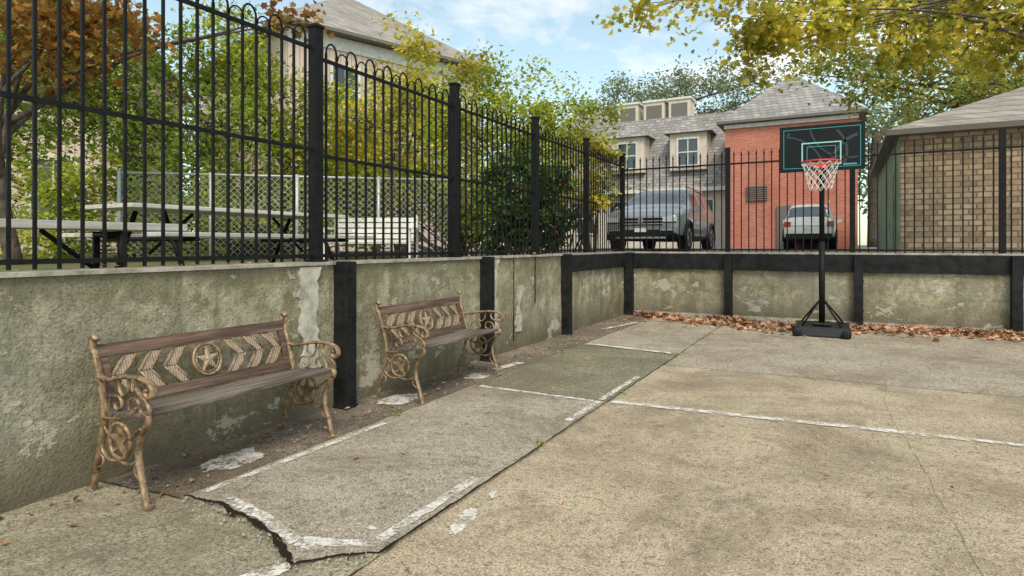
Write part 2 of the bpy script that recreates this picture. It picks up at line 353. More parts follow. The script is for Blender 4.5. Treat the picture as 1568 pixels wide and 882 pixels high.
def post(x,y,z=1.12,w=.06,d=.07):
    b=B(); b.box(-d,d,-w,w,-.03,z); b.box(-d-.01,d+.01,-w-.01,w+.01,-.03,.012)
    for k in (.25,.7,1.0):
        b.tube([(d,0,k),(d+.012,0,k)],.013,8)
    return b.obj('wall_support_post',[M_blackpost],None,(x,y,0),0,.006)
for y in (-2.7,-.6,3.55,5.71,7.89): post(-3.395,y,1.12,.06 if y<4 else .055)
post(-3.37,10.68,1.11,.06,.075)
for x in (-1.66,.23,2.12,4.01,5.9): post(x,10.68,1.10,.07,.06)
wb=B(); wb.box(-3.29,8.0,10.69,10.745,.83,1.095)
wb.box(-3.445,-3.385,7.95,10.6,.86,1.095)
for x in np.arange(-3,8,.9): wb.tube([(x,10.69,.96),(x,10.68,.96)],.014,8)
wb.obj('timber_waler_beam',[M_blackpost],None,bev=.006)

# ------------------------------------------------------------ fences
def hooped_fence(name,posts,x):
    root=empty(name)
    for k in range(len(posts)-1):
        y0,y1=posts[k]+.05,posts[k+1]-.05; dz=0 if posts[k]>=3.4 else .06
        b=B(); zt=2.69+dz; zm=1.94+dz*.6; zb=1.165
        for z in (zt,zm,zb): b.box(x-.011,x+.011,y0,y1,z-.013,z+.013)
        n=2*round((y1-y0)/.226); s=(y1-y0)/n; r=.0078
        ys=[y0+s*(i+.5) for i in range(n)]
        for y in ys: b.box(x-r,x+r,y-r,y+r,1.125,zt+.06)
        for i in range(0,n-1):
            ya,yb=ys[i],ys[i+1]; rad=(yb-ya)/2; c=(ya+yb)/2
            if i%2==0: b.tube([(x,c-rad*math.cos(t),zt+.06+rad*1.5*math.sin(t)) for t in np.linspace(0,math.pi,9)],r,6)
            else: b.tube([(x+.012,c-rad*math.cos(t),zt+.03+rad*1.1*math.sin(t)) for t in np.linspace(0,math.pi,7)],r*.8,6)
        b.obj('fence_panel_%d'%k,[M_black],root)
    for k,y in enumerate(posts):
        b=B(); b.box(x-.040,x+.040,y-.040,y+.040,1.12,2.93-(.02*(k%2))); b.box(x-.048,x+.048,y-.048,y+.048,2.91,2.935); b.box(x-.065,x+.065,y-.065,y+.065,1.12,1.135)
        b.obj('fence_post_%d'%k,[M_black],root,bev=.004)
hooped_fence('iron_fence',[-5.0,-2.9,-.9,1.12,3.41,5.32,7.23,9.06,10.87],-3.555)
root=empty('picket_fence'); px=[-3.555,-1.70,.15,2.0,3.87,5.72,7.6]
for k in range(len(px)-1):
    b=B(); y=10.87
    for z in (2.62,1.165): b.box(px[k]+.04,px[k+1]-.04,y-.012,y+.012,z-.014,z+.014)
    n=15; s=(px[k+1]-px[k]-.08)/n
    for i in range(n):
        x=px[k]+.04+s*(i+.5); r=.0085; b.box(x-r,x+r,y-r,y+r,1.125,2.76)
        b.add([(x-.016,y-r,2.76),(x+.016,y-r,2.76),(x+.016,y+r,2.76),(x-.016,y+r,2.76),(x,y,2.85)],[(0,1,4),(1,2,4),(2,3,4),(3,0,4),(3,2,1,0)])
    b.obj('picket_panel_%d'%k,[M_black],root)
    if k: 
        b=B(); b.box(px[k]-.038,px[k]+.038,y-.038,y+.038,1.12,2.90); b.obj('picket_post_%d'%k,[M_black],root,bev=.004)

# ------------------------------------------------------------ bench
def star_pts(r,ri,n=5):
    return [((r if i%2==0 else ri)*math.sin(math.pi*i/n),(r if i%2==0 else ri)*math.cos(math.pi*i/n)) for i in range(2*n)]
def bench(loc,rot=0):
    root=empty('park_bench',loc,rot); H=.60
    def back(l,h,off=0): return (-(.335+(h-.40)*.30)+off,l,h)
    for sgn in (-1,1):
        y=sgn*H; b=B(); sd=(0,1,0)
        def c(pts,r=.017,q=.62,n=7): b.tube(cr([(-d,y,z) for d,z in pts],n),r*.92,8,0,sd,q)
        c([(.455,0),(.425,.03),(.40,.12),(.365,.24),(.335,.36),(.345,.48),(.385,.62),(.43,.72),(.445,.765),(.425,.785),(.405,.765)],.021)
        c([(-.035,0),(-.02,.03),(.0,.10),(.035,.2),(.04,.28),(.0,.36),(-.035,.40),(-.04,.43),(-.01,.445),(.05,.43),(.2,.40),(.34,.385)],.020)
        c([(.39,.585),(.30,.575),(.18,.60),(.06,.61),(-.03,.60),(-.07,.575),(-.072,.54),(-.045,.525),(-.025,.545),(-.035,.565)],.022,.5)
        c([(-.035,.43),(-.045,.47),(-.02,.51),(.03,.53),(.06,.56),(.05,.60)],.013)
        c([(.02,.44),(.05,.50),(.11,.50),(.12,.455),(.08,.44),(.06,.465)],.010)
        c([(.30,.41),(.27,.49),(.20,.50),(.18,.455),(.22,.435),(.245,.46)],.010)
        c([(.12,.60),(.13,.54),(.17,.51),(.2,.54),(.2,.6)],.010)
        c([(.04,.25),(.07,.2),(.13,.18),(.2,.19)],.012); c([(.365,.25),(.33,.2),(.27,.18),(.2,.19)],.012)
        c([(.02,.37),(.08,.33),(.115,.30)],.011); c([(.35,.36),(.32,.33),(.285,.30)],.011)
        c([(.01,.12),(.06,.14),(.07,.18),(.04,.19)],.009)
        c([(.40,.12),(.35,.14),(.34,.18),(.37,.19)],.009)
        cx,cz,R=.20,.285,.088
        b.tube([(-(cx+R*math.cos(t)),y,cz+R*math.sin(t)) for t in np.linspace(0,2*math.pi,25)][:-1]+[(-(cx+R),y,cz)],.011,6,0,sd)
        b.prism([(-(cx+p),y-.008,cz+q) for p,q in star_pts(.082,.034)],(0,.016,0))
        for d in (-.035,.455): b.box(-d-.026,-d+.026,y-.02,y+.02,0,.014)
        b.obj('cast_iron_end_%d'%(1 if sgn<0 else 2),[M_iron],root)
    b=B()
    for i in range(4):
        d=.0+i*.088; z=.437-i*.009; b.box(-d-.04,-d+.034,-H-.02,H+.02,z-.011,z+.011)
    b.obj('seat_slats',[M_seat],root,bev=.004)
    b=B()
    for h0,h1 in ((.672,.735),(.425,.475)):
        b.prism([back(-H-.0,h0,.014),back(H,h0,.014),back(H,h1,.014),back(-H,h1,.014)],(-.028,0,0))
    for s2 in (-1,1):
        a,c_=sorted((s2*(H-.012),s2*(H-.06)))
        b.prism([back(a,.476,.012),back(c_,.476,.012),back(c_,.671,.012),back(a,.671,.012)],(-.024,0,0))
    b.obj('backrest_frame',[M_wood],root,bev=.004)
    b=B(); hm=.5735; h0,h1=.478,.669
    for s2 in (-1,1):
        for k in range(3):
            t=s2*(.125+.138*k); a=t+s2*.075; w=s2*.062
            b.prism([back(t,h1,.006),back(t+w,h1,.006),back(a+w,hm+.003,.006),back(a,hm+.003,.006)],(-.014,0,0),1)
            b.prism([back(t,h0,.006),back(t+w,h0,.006),back(a+w,hm-.003,.006),back(a,hm-.003,.006)],(-.014,0,0),1)
            for (x0,g0) in ((t,h1),(t,h0)):
                for e_ in (0,w):
                    b.tube([back(x0+e_,g0,.009),back(a+e_,hm,.009)],.0055,6)
    for R_,rr in ((.088,.010),(.070,.004)):
        ring=[back(R_*math.cos(t),hm+R_*math.sin(t),.006) for t in np.linspace(0,2*math.pi,33)]; ring[-1]=ring[0]; b.tube(ring,rr,6)
    b.prism([back(p,hm+q,.012) for p,q in star_pts(.078,.031)],(-.018,0,0))
    b.add([back(p,hm+q,.013) for p,q in star_pts(.078,.031)]+[back(0,hm,.026)],[(i,(i+1)%10,10) for i in range(10)],1)
    b.obj('backrest_star_panel',[M_iron,M_cast],root)
bench((-2.925,2.325,.0)); bench((-2.905,4.465,.0))

# ------------------------------------------------------------ basketball hoop
hx,hy=-.24,9.55
root=empty('basketball_hoop',(hx,hy,-.004))
b=B()
b.add([(-.36,-.30,0),(.36,-.30,0),(.38,.38,0),(-.38,.38,0),(-.30,-.24,.13),(.30,-.24,.13),(.32,.32,.15),(-.32,.32,.15)],[(0,3,2,1),(4,5,6,7),(0,1,5,4),(1,2,6,5),(2,3,7,6),(3,0,4,7)])
b.box(-.12,.12,-.16,.14,.14,.175); b.tube([(.22,.2,.14),(.22,.2,.18)],.035,12)
for s2 in (-1,1): b.tube([(s2*.3,-.36,.06),(s2*.3,-.3,.06)],.06,14); 
b.obj('water_base',[M_plastic],root,bev=.02)
b=B(); b.tube([(0,0,.12),(0,0,1.3)],.040,14); b.tube([(0,0,1.28),(0,0,2.35)],.034,14)
for p in ((-.27,.28,.14),(.27,.28,.14),(-.24,-.18,.13),(.24,-.18,.13)): b.tube([p,(0,0,.52)],.012,8)
for z in (2.36,2.62):
    b.beam((-.05,.0,z-.25),(-.05,-.29,z+.02),.02,.03); b.beam((.05,.0,z-.25),(.05,-.29,z+.02),.02,.03)
b.tube([(0,-.05,2.33),(0,.28,1.95),(0,.0,1.6)],.012,8)
b.obj('pole',[M_black],root)
bx0,bx1,bz0,bz1,by=-.515,.515,2.25,2.875,-.33
b=B(); b.box(bx0,bx1,by,by+.035,bz0,bz1)
def frame(x0,x1,z0,z1,t,y,mi):
    for a in ((x0,x1,z0,z0+t),(x0,x1,z1-t,z1),(x0,x0+t,z0+t,z1-t),(x1-t,x1,z0+t,z1-t)): b.box(a[0],a[1],y-.003,y,a[2],a[3],mi)
frame(bx0+.05,bx1-.05,bz0+.045,bz1-.045,.007,by,1); frame(-.24,.24,2.33,2.64,.017,by-.001,3); frame(-.175,.175,2.36,2.585,.007,by-.001,1)
def arc(cx,cz,R,t0,t1,w):
    T=np.linspace(t0,t1,30); p=[(cx+R*math.cos(t),cz+R*math.sin(t)) for t in T]; q=[(cx+(R-w)*math.cos(t),cz+(R-w)*math.sin(t)) for t in T]
    for i in range(29):
        quad=[p[i],p[i+1],q[i+1],q[i]]
        if all(bx0+.07<u<bx1-.07 and bz0+.06<v<bz1-.06 for u,v in quad): b.add([(u,by-.0018,v) for u,v in quad],[(0,1,2,3)],2)
arc(-.1,2.5,.42,-.9,2.6,.03); arc(.35,2.9,.5,2.5,5.5,.02); arc(-.5,2.2,.55,-.2,1.7,.02); arc(.55,2.3,.45,1.2,3.6,.04)
b.box(.26,.42,by-.004,by,2.315,2.335,1)
M_pteal,_,_=mk('pale_teal_print',.45,0,.4,(.30,.58,.56))
b.obj('backboard',[M_board,M_teal,M_bgrey,M_pteal],root)
rc=(0,by-.30,2.335); R=.225
b=B(); ring=[(R*math.cos(t),rc[1]+R*math.sin(t),rc[2]) for t in np.linspace(0,2*math.pi,37)]; ring[-1]=ring[0]; b.tube(ring,.011,8)
b.box(-.09,.09,by-.09,by-.004,rc[2]-.05,rc[2]+.012); b.obj('rim',[M_red],root)
b=B(); rows=6; n=12
def np_(i,j):
    rr=R*(1-.42*(j/rows)**.8); z=rc[2]-.01-.36*j/rows; t=2*math.pi*(i+.5*(j%2))/n; return (rr*math.cos(t),rc[1]+rr*math.sin(t),z)
for j in range(rows):
    for i in range(n):
        a=np_(i,j)
        for k in ((i,i-1) if j%2==0 else (i,i+1)): b.tube([a,np_(k%n,j+1)],.0035,5)
b.obj('net',[M_net],root)

# ------------------------------------------------------------ leaves / trees
TEMPL={'d':np.array([(0,0,0),(.28,.5,.06),(0,1,0),(-.28,.5,.06)]),
 'm':np.array([(0,0,0),(.22,.16,.02),(.5,.22,.08),(.34,.42,.03),(.42,.72,.1),(.15,.66,.02),(0,1,0),(-.15,.66,.02),(-.42,.72,.1),(-.34,.42,.03),(-.5,.22,.08),(-.22,.16,.02)])}
def leafobj(name,C,size,mat,shape='d',parent=None,flat=.5,down=False):
    C=np.asarray(C); N=len(C); T=TEMPL[shape]; k=len(T)
    nrm=rng.normal(size=(N,3)); nrm[:,2]=np.abs(nrm[:,2])+flat; nrm/=np.linalg.norm(nrm,axis=1)[:,None]
    a=rng.normal(size=(N,3)); 
    if down: a[:,2]-=.8
    a-=nrm*np.sum(a*nrm,axis=1)[:,None]; a/=np.linalg.norm(a,axis=1)[:,None]; bb=np.cross(nrm,a)
    sz=size*rng.uniform(.55,1.3,N)
    V=C[:,None,:]+sz[:,None,None]*(T[None,:,0,None]*bb[:,None,:]+T[None,:,1,None]*a[:,None,:]+T[None,:,2,None]*nrm[:,None,:]*2)
    me=bpy.data.meshes.new(name); me.from_pydata(V.reshape(-1,3).tolist(),[],np.arange(N*k).reshape(N,k).tolist()); me.materials.append(mat)
    o=bpy.data.objects.new(name,me); scene.collection.objects.link(o)
    if parent: o.parent=parent
    return o
def clumps(blobs,n):
    W=np.array([b[3]*b[4]*b[5] for b in blobs])**.7; W/=W.sum(); out=[]
    for i in rng.choice(len(blobs),n,p=W):
        x,y,z,rx,ry,rz=blobs[i]; d=rng.normal(size=3); d/=np.linalg.norm(d); r=rng.uniform()**.42
        X,Y=x+d[0]*rx*r,y+d[1]*ry*r; sx,sy=S(X,Y)
        out.append((sx,sy,z+d[2]*rz*r))
    return np.array(out)
def scatter(cl,per,r):
    out=[]
    for c in cl:
        m=max(3,int(per*rng.uniform(.4,1.6))); q=r*rng.uniform(.6,1.3); out.append(c+rng.normal(size=(m,3))*np.array([q,q,q*.75])*.55)
    return np.concatenate(out)
def tree(name,X,Y,z0,ztop,rad,blobs,ncl,per,cr_,leaf,mat,shape='d',limbs=6,flat=.5,down=False,lf=.5):
    root=empty(name); bx,by_=S(X,Y)
    cl=clumps(blobs,ncl)
    b=B(); base=Vector((bx,by_,z0)); top=Vector((bx+random.uniform(-.2,.2),by_+random.uniform(-.2,.2),ztop))
    mid=(base+top)/2+Vector((random.uniform(-.1,.1),random.uniform(-.1,.1),0))
    tp=cr([base,mid,top],6); b.tube(tp,[rad*(1.25-.6*i/len(tp)) for i in range(len(tp))],9)
    nodes=[(p,rad*lf) for p in tp[len(tp)//2:]]
    far=sorted(range(len(cl)),key=lambda i:-np.linalg.norm(cl[i]-np.array(top)))
    chosen=random.sample(far[:max(limbs,len(far)//2)],min(limbs,len(far)))
    for i in chosen:
        e=Vector(cl[i]); st=tp[random.randint(len(tp)//2,len(tp)-1)]; d=e-st
        m1=st+d*.35+Vector((random.uniform(-.1,.1),random.uniform(-.1,.1),.12))*d.length; m2=st+d*.7+Vector((random.uniform(-.08,.08),random.uniform(-.08,.08),.06))*d.length
        pp=cr([st,m1,m2,e],6); rr=[rad*lf*(1-.85*j/(len(pp)-1)) for j in range(len(pp))]; b.tube(pp,rr,7)
        nodes+=[(pp[j],rr[j]) for j in range(4,len(pp))]
    A=np.array([list(n_[0]) for n_ in nodes])
    for c in cl:
        i=int(np.argmin(np.linalg.norm(A-c,axis=1))); s_=nodes[i][0]; e=Vector(c); d=e-s_
        mm=s_+d*.5+Vector((random.uniform(-.12,.12),random.uniform(-.12,.12),random.uniform(0,.15)))*d.length
        r0=min(nodes[i][1]*.6,.018+rad*.06); b.tube([s_,mm,e],[r0,r0*.6,r0*.25],5)
    b.obj('trunk_and_limbs',[M_bark],root,fix=False)
    leafobj('crown',scatter(cl,per,cr_),leaf,mat,shape,root,flat,down)
def shrub(name,blobs,ncl,per,r,leaf,mat,shape='d',flat=.5):
    root=empty(name); cl=clumps(blobs,ncl); b=B(); x,y=S(blobs[0][0],blobs[0][1])
    for c in cl[::3]:
        st=Vector((x+random.uniform(-.3,.3),y+random.uniform(-.3,.3),1.0)); e=Vector(c); b.tube([st,(st+e)/2+Vector((random.uniform(-.1,.1),random.uniform(-.1,.1),.1)),e],[.018,.012,.005],5)
    b.obj('stems',[M_bark],root,fix=False); leafobj('foliage',scatter(cl,per,r),leaf,mat,shape,root,flat)

tree('rust_maple_tree',-6.2,7.6,1,3.0,.08,[(-4.85,7.2,3.9,.7,.7,.55),(-5.5,7.4,3.7,.7,.7,.7),(-3.05,8.5,4.35,.25,.3,.4)],60,36,.27,.10,L_rust,'m',6)
tree('garden_tree',-6.4,10.2,1,3.3,.08,[(-6.2,10.3,3.5,1.5,1.3,1.5),(-5.2,10.0,3.0,1.2,1.1,1.2),(-7.6,10.0,4.4,1.4,1.3,1.6)],190,66,.36,.105,L_green,'d',7)
tree('garden_tree',-4.3,11.5,1,3.2,.07,[(-4.6,11.5,3.4,1.2,1.1,1.5),(-3.4,11.6,3.1,.9,1.0,1.2),(-5.3,11.3,4.8,1.0,.8,.8)],160,70,.36,.105,L_lime,'d',7)
tree('garden_tree',-2.4,13.6,1,3.4,.06,[(-2.9,13.6,3.2,1.1,.8,1.2),(-1.6,13.6,3.4,1.0,.8,1.3),(-2.2,13.6,4.5,.7,.5,.6),(-3.6,13.8,2.4,1.0,.7,.9)],150,64,.36,.115,L_lime,'d',8)
tree('yellow_sapling_tree',-1.8,9.7,1,3.0,.04,[(-1.95,9.7,3.1,.75,.5,1.2),(-1.5,9.8,4.4,.45,.4,.8),(-2.5,9.7,3.0,.5,.4,.7),(-.7,10.3,4.3,.35,.3,.4)],90,34,.24,.095,L_yel,'d',7)
tree('tall_shrub_tree',.2,12.2,1,3.0,.06,[(.1,12.2,3.9,1.2,1.0,1.0),(-.8,12,4.1,.8,.7,.8),(1.2,12.3,3.7,.9,.8,.8),(.6,12.2,2.8,1.4,1.0,.9),(-1.6,12.1,3.4,.6,.6,.8)],170,68,.32,.10,L_lime,'d',8)
shrub('broadleaf_shrub',[(.2,9.6,2.0,.7,.6,.75),(.45,10.0,1.7,.6,.5,.6),(-.2,9.8,1.6,.45,.5,.5)],75,44,.22,.14,L_dark)
shrub('garden_shrub',[(-3.9,11.2,1.6,1.4,.7,.8),(-5.2,9.9,1.7,1.4,.7,.9),(-7.0,9.5,1.8,1.4,.7,1.0)],170,60,.3,.09,L_lime)
shrub('garden_shrub',[(-1.0,10.9,2.1,.7,.6,1.0),(-.4,11.1,1.7,.7,.5,.6),(-2.1,11.2,2.0,.9,.4,.8),(-3.0,10.9,1.9,.7,.4,.7)],150,54,.26,.09,L_lime)
shrub('vine_on_fence',[(1.15,10.2,2.2,.45,.35,.45),(1.55,10.9,2.3,.3,.2,.35),(1.6,11.2,3.0,.4,.3,.4)],42,34,.18,.10,L_yel)
tree('garden_tree',-11,11,1,4,.2,[(-11,12,4.6,2.6,2.5,2.8),(-9.2,12.5,4.0,1.8,1.8,2.0)],100,75,.6,.15,L_green,'d',8)
shrub('hedge',[(-6.5,14,2.6,2.5,1,1.5),(-3.3,14.5,2.4,2,1,1.3),(-.8,14.5,2.2,1.6,1,1.1)],150,62,.45,.13,L_green)
tree('overhanging_sycamore_tree',12.2,10.6,1.07,5.4,.16,[(2.5,11.4,5.65,.7,.8,.2),(3.5,11.3,5.6,.9,.9,.3),(4.7,11.3,5.2,.7,.9,.42),(4.5,11.2,4.6,.3,.4,.35),(6.1,11.2,5.25,1.0,1.0,.45),(7.7,11.2,5.0,1.0,1.0,.5),(9.4,11.5,5.4,1.4,1.4,.8),(6.5,12,6.6,2.6,1.6,.6)],270,28,.36,.13,L_yel,'m',16,.3,True,.28)
tree('street_tree',17,18.5,1.07,5.5,.22,[(11.0,18,6.2,1.7,1.8,1.2),(13.6,18,6.3,2.0,2.6,1.6),(9.6,18.5,6.9,1.0,1.3,.6),(12.5,18,8.4,2.6,2,.9)],180,54,.5,.16,L_mid,'d',9,lf=.35)
tree('background_tree',8.6,46,1.07,9,.4,[(8.5,46,11.0,3.6,3.5,2.6),(12.5,47,12.0,3.6,4,2.8),(17.5,48,12.6,5,4,3.4)],180,66,.95,.28,L_far,'d',9,lf=.35)
tree('background_tree',25,42,1.07,9,.4,[(25,42,9,5,5,3.5),(31,41,9,5,5,4)],110,70,1.1,.32,L_far,'d',9,lf=.35)
dt=empty('distant_trees'); leafobj('canopy_mass',scatter(clumps([(-22,48,8,12,5,7),(-45,42,9,14,5,8),(3,62,8,10,5,5),(40,50,9,16,5,8)],260),80,1.9),.6,L_far,'d',dt)

N=6500; x=-3.2+9.8*rng.uniform(0,1,N)**1.15; dep=np.abs(rng.normal(0,.33,N)); dep=np.where(rng.uniform(size=N)<.4,dep*.4,dep)
wide=np.exp(-((x+1.0)/1.5)**2); y=10.66-dep-wide*rng.uniform(0,1.25,N)*rng.uniform(0,1,N); pile=.05*np.exp(-((10.66-y)/.3)**2)
nz=np.array([mn.noise(Vector((a*1.3,b2*2.2,3.3))) for a,b2 in zip(x,y)]); keep=nz>rng.uniform(-.55,.35,N)
P=np.stack([x,y,.006+pile*rng.uniform(0,1,N)],1)[keep]
P2=np.stack([rng.uniform(-3.4,6,110),rng.uniform(1.5,10.3,110),np.full(110,.02)],1)
P3=np.stack([rng.uniform(-3.4,-3.0,150),rng.uniform(.5,10.4,150),np.full(150,.008)],1)
P4=np.stack([rng.uniform(-3.4,7,260),rng.uniform(10.98,11.3,260),np.full(260,1.085)],1)
P5=np.stack([rng.uniform(-3.64,-3.45,90),rng.uniform(0,10.4,90),np.full(90,1.128)],1)
leafobj('fallen_leaves',np.concatenate([P,P4]),.085,L_fall,'m',None,2.2)
leafobj('scattered_leaf_litter',np.concatenate([P2,P3,P5]),.045,L_fall,'d',None,3)
wd=[]
for cx,cy in [(-1.63,3.42),(-1.6,4.9),(-2.85,3.5),(-2.84,6.4),(-1.62,6.8)]:
    wd.append(np.array([cx,cy,.018])+rng.normal(size=(14,3))*np.array([.02,.025,.004]))
leafobj('weeds',np.concatenate(wd),.03,L_green,'d',None,.3)
gr=B(); r_=random.Random(3)
for i in range(520):
    if i<300: x,y=r_.uniform(-3.4,-2.9),r_.uniform(.8,10)
    elif i<400:
        q=r_.choice(big); x,y=q[0]+r_.gauss(0,.06),q[1]-abs(r_.gauss(0,.06))
    else: x,y=r_.uniform(-2.8,4),r_.uniform(1.4,9)
    s_=r_.uniform(.003,.010); z=.001 if x<-2.85 else .013
    gr.add([(x-s_,y,z),(x,y-s_*.8,z),(x+s_,y,z),(x,y+s_,z),(x+s_*.2,y,z+s_)],[(0,1,4),(1,2,4),(2,3,4),(3,0,4)],0)
gr.obj('loose_gravel',[M_cap],fix=False)

# ------------------------------------------------------------ garden furniture
def picnic(name,X,Y,L,ztop,rot):
    sx,sy=S(X,Y); r=empty(name,(sx,sy,1.0),rot); b=B(); h=ztop-1
    for i in range(5): b.box(-.36+i*.145,-.36+i*.145+.138,-L/2,L/2,h-.035,h)
    for s2 in(-1,1): b.box(s2*.62-.13,s2*.62+.13,-L/2,L/2,h*.6-.035,h*.6)
    b.obj('planks',[M_grey],r,bev=.005); b=B()
    for s2 in(-1,1):
        y=s2*(L/2-.35)
        b.tube([(-.5,y,0),(-.2,y,h-.04)],.022,8); b.tube([(.5,y,0),(.2,y,h-.04)],.022,8); b.tube([(-.66,y,h*.58-.04),(.66,y,h*.58-.04)],.02,8); b.tube([(0,y,h*.3),(0,y-s2*.4,h-.05)],.015,6)
    b.obj('metal_legs',[M_black],r)
picnic('picnic_table',-2.72,6.0,2.4,1.58,0)
r=empty('garden_plank_bench',(-3.83,1.30,1.0)); b=B()
for i in range(2): b.box(-.16+i*.17,-.16+i*.17+.155,-1.6,1.14,.335,.38)
b.obj('planks',[M_grey],r,bev=.005); b=B()
for y in (-1.2,.75): b.tube([(-.13,y,0),(-.13,y,.33)],.02,8); b.tube([(.13,y,0),(.13,y,.33)],.02,8); b.tube([(-.13,y,.31),(.13,y,.31)],.02,8); b.tube([(0,y,.05),(0,y-.35,.33)],.014,6)
b.obj('legs',[M_black],r)
sx,sy=S(-2.12,9.1); r=empty('white_garden_bench',(sx,sy,1.0),math.radians(26)); b=B()
for i in range(5): b.box(-.64,.64,.26+i*.02,.285+i*.02,.26+i*.085,.26+i*.085+.066)
for i in range(4): b.box(-.64,.64,-.2+i*.11,-.2+i*.11+.09,.28,.305)
for s2 in(-1,1):
    b.box(s2*.62-.03,s2*.62+.03,-.2,-.14,0,.48); b.box(s2*.62-.03,s2*.62+.03,.34,.40,0,.70); b.box(s2*.67-.04,s2*.67+.04,-.22,.32,.48,.51)
b.obj('slats_and_frame',[M_white],r,bev=.004)
r=empty('chain_link_fence'); b=B(); p0=Vector((*S(-5.6,8.7),0)); p1=Vector((*S(-.9,9.75),0)); d=(p1-p0); L=d.length; d.normalize()
z0,z1=1.05,2.28
for k in range(5):
    q=p0+d*L*k/4; b.tube([q+Vector((0,0,1)),q+Vector((0,0,z1+.03))],.026,8)
b.tube([p0+Vector((0,0,z1)),p1+Vector((0,0,z1))],.018,8)
H=z1-z0; s_=-H
while s_<L:
    a0,a1=max(s_,0),min(s_+H,L)
    if a1>a0:
        b.tube([p0+d*a0+Vector((0,0,z0+a0-s_)),p0+d*a1+Vector((0,0,z0+a1-s_))],.0032,4)
        b.tube([p0+d*a0+Vector((0,0,z1-(a0-s_))),p0+d*a1+Vector((0,0,z1-(a1-s_)))],.0032,4)
    s_+=.095
b.obj('mesh_and_posts',[M_galv],r,fix=False)

